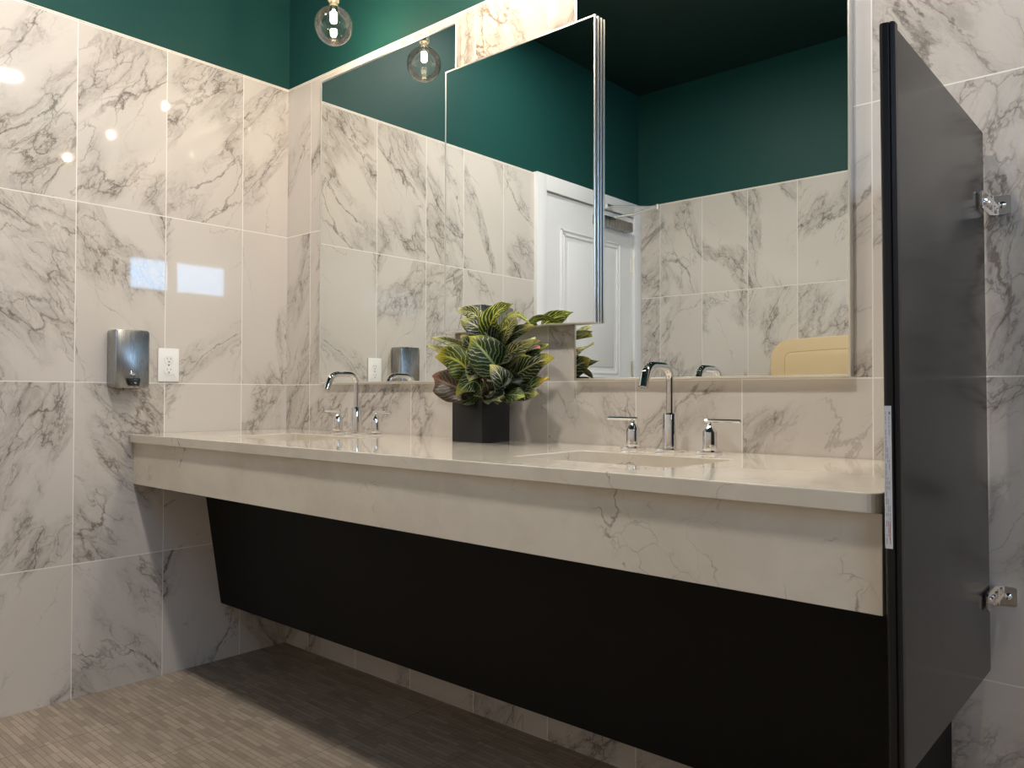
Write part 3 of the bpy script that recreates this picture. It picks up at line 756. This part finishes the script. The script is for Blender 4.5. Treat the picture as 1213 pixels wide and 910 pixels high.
def leaf(kind, b0, b1, b2, w, idx):
    rnd = random.Random(idx * 13 + 5)
    p0, p1, p2 = L3(b0), L3(b1), L3(b2)
    # control point so that the curve passes the middle point
    c = p1 * 2 - (p0 + p2) * 0.5
    face = Vector((0.60 + rnd.uniform(-.35, .35), -0.72 + rnd.uniform(-.3, .3), 0.34 + rnd.uniform(-.3, .35))).normalized()
    tw = rnd.uniform(-1.3, 1.3); fold = rnd.uniform(0.15, 0.55); wf = rnd.uniform(9, 15)
    N, Wn = 18, 8
    bm = bmesh.new(); uvl = bm.loops.layers.uv.new('UVMap'); G = []; UV = {}
    wav = rnd.uniform(0, 6.28)
    for i in range(N + 1):
        t = i / N
        P = p0 * (1 - t) ** 2 + c * 2 * t * (1 - t) + p2 * t * t
        D = ((c - p0) * 2 * (1 - t) + (p2 - c) * 2 * t).normalized()
        S = D.cross(face)
        if S.length < 0.2: S = D.cross(Vector((0.75, 0.66, 0)))
        S.normalize(); Nn = S.cross(D).normalized()
        if Nn.dot(face) < 0: Nn = -Nn
        s = max(0.0, (t - 0.10) / 0.90)
        ww = w * 0.56 * (math.sin(PI * min(1, s) ** 0.86) ** 0.72 if 0 < s < 1 else 0.0) + 0.0014
        if t > 0.93: ww = max(0.0006, ww * 0.9)
        S = Matrix.Rotation(tw * t * t, 3, D) @ S; Nn = S.cross(D).normalized()
        if Nn.dot(face) < 0: Nn = -Nn
        row = []
        for j in range(Wn + 1):
            a = j / Wn * 2 - 1
            rip = 0.13 * w * math.sin(t * wf + wav + (2.0 if a > 0 else 0)) * a * a
            co = P + S * (a * ww) + Nn * (fold * abs(a) * ww + rip - 0.10 * w * a * a)
            v = bm.verts.new(co); UV[v] = (t, j / Wn); row.append(v)
        G.append(row)
    for i in range(N):
        for j in range(Wn):
            f = bm.faces.new((G[i][j], G[i + 1][j], G[i + 1][j + 1], G[i][j + 1]))
            f.smooth = True
            for lp in f.loops: lp[uvl].uv = UV[lp.vert]
    me = bpy.data.meshes.new('leaf'); bm.to_mesh(me); bm.free(); me.materials.append(LM[kind])
    ob = bpy.data.objects.new('leaf', me); COL.objects.link(ob); ob.parent = cr
    so = ob.modifiers.new('thickness', 'SOLIDIFY'); so.thickness = 0.0006; so.offset = 0
    return ob
LBL = {'bright': 'bright yellow-green leaf', 'pale': 'pale cream and green leaf', 'dark': 'dark leaf with cream veins', 'green': 'deep green leaf',
       'thin': 'slim green leaf', 'yellow': 'yellow-green leaf', 'red': 'bronze red leaf', 'pink': 'leaf with pink tip', 'black': 'nearly black leaf',
       'cream': 'dark leaf with yellow tip', 'orange': 'green leaf with orange tip'}
for i, (k, a, b, c, w) in enumerate(LEAVES):
    lo = leaf(k, a, b, c, w, i); lo['label'] = LBL[k]

# ================================================================ LAMPS
def make_pendant():
    r = empty('pendant_lamp', (0, 0, ZC))
    zc = 2.280 - ZC
    g = MB(); g.lathe([(0, 0), (0.058, 0), (0.060, -0.004), (0.060, -0.020), (0.054, -0.026), (0.006, -0.028), (0, -0.028)], 32); g.build('canopy', M['brass'], r)
    g = MB(); g.cyl((0, 0, -0.026), (0, 0, zc + 0.135), 0.0032, seg=10); g.build('cord', M['cord'], r)
    g = MB(); g.lathe([(0, zc + 0.140), (0.010, zc + 0.140), (0.018, zc + 0.130), (0.020, zc + 0.085), (0.0175, zc + 0.082), (0, zc + 0.082)], 28); g.build('socket', M['brass'], r)
    R = 0.065
    prof = [(0.0135, zc + 0.086), (0.0140, zc + 0.074), (0.0175, zc + 0.066)]
    for k in range(0, 25):
        a = math.radians(22 + (180 - 22) * k / 24); prof.append((R * math.sin(a) if k < 24 else 0.0, zc + R * math.cos(a)))
    g = MB(); g.lathe(prof, 40); bu = g.build('glass_bulb', M['glass'], r)
    g = MB(); g.lathe([(0, zc + 0.085), (0.006, zc + 0.085), (0.0045, zc + 0.055), (0.0020, zc + 0.045), (0.0012, zc + 0.010), (0, zc + 0.010)], 14)
    g.build('glass_stem', M['glass'], bu)
    g = MB()
    for k in range(6):
        a = 2 * PI * k / 6; x, y = 0.010 * math.cos(a), 0.010 * math.sin(a)
        g.tube([(x * 0.5, y * 0.5, zc + 0.048), (x, y, zc + 0.044), (x, y, zc + 0.014), (x * 0.5, y * 0.5, zc + 0.009)], 0.0013, 6)
    g.build('filament', M['filament'], bu)
    ld = bpy.data.lights.new('bulb_light', 'POINT'); ld.energy = BULB_W; ld.color = BULB_COL; ld.shadow_soft_size = 0.011
    lo = bpy.data.objects.new('bulb_light', ld); COL.objects.link(lo); lo.parent = bu; lo.location = (0, 0, zc + 0.028)
    return r
pd = make_pendant(); pd.location = (0.626, -0.227, ZC)
tag(pd, 'clear globe bulb pendant nearest the tiled corner, hanging in front of the left mirror', 'pendant lamp', 'bare globe bulb pendants over the countertop')
for x, lb in ((1.212, 'middle globe bulb pendant, over the potted plant and reflected above the centre mirror'),
              (1.790, 'clear globe bulb pendant nearest the black screen, seen only reflected in the left wall tiles')):
    p = copy_tree(pd); p.location.x = x; p['label'] = lb

def make_downlight():
    r = empty('ceiling_downlight', (0, 0, 0))
    g = MB(); g.lathe([(0.066, -0.001), (0.068, -0.006), (0.088, -0.006), (0.092, -0.001), (0.092, 0.0), (0.066, 0.0)], 40); g.build('trim_ring', M['white_plastic'], r)
    g = MB(); g.lathe([(0, -0.0035), (0.066, -0.0030), (0.066, -0.0005), (0, -0.0005)], 40); g.build('lens', M['downlight'], r)
    return r
DL = [((2.840, -0.215), 'round recessed ceiling downlight near the back wall beyond the black screen'),
      ((1.937, -1.182), 'round recessed ceiling downlight over the open floor in front of the right sink'),
      ((0.650, -1.250), 'unseen ceiling downlight added to brighten the open floor near the left wall')]  # the lamp near the left wall is added out of view for extra light
dl = make_downlight()
for i, (p, lb) in enumerate(DL):
    q_ = dl if i == 0 else copy_tree(dl)
    q_.location = (p[0], p[1], ZC - 0.0003)
    tag(q_, lb, 'ceiling light', 'recessed ceiling downlights')
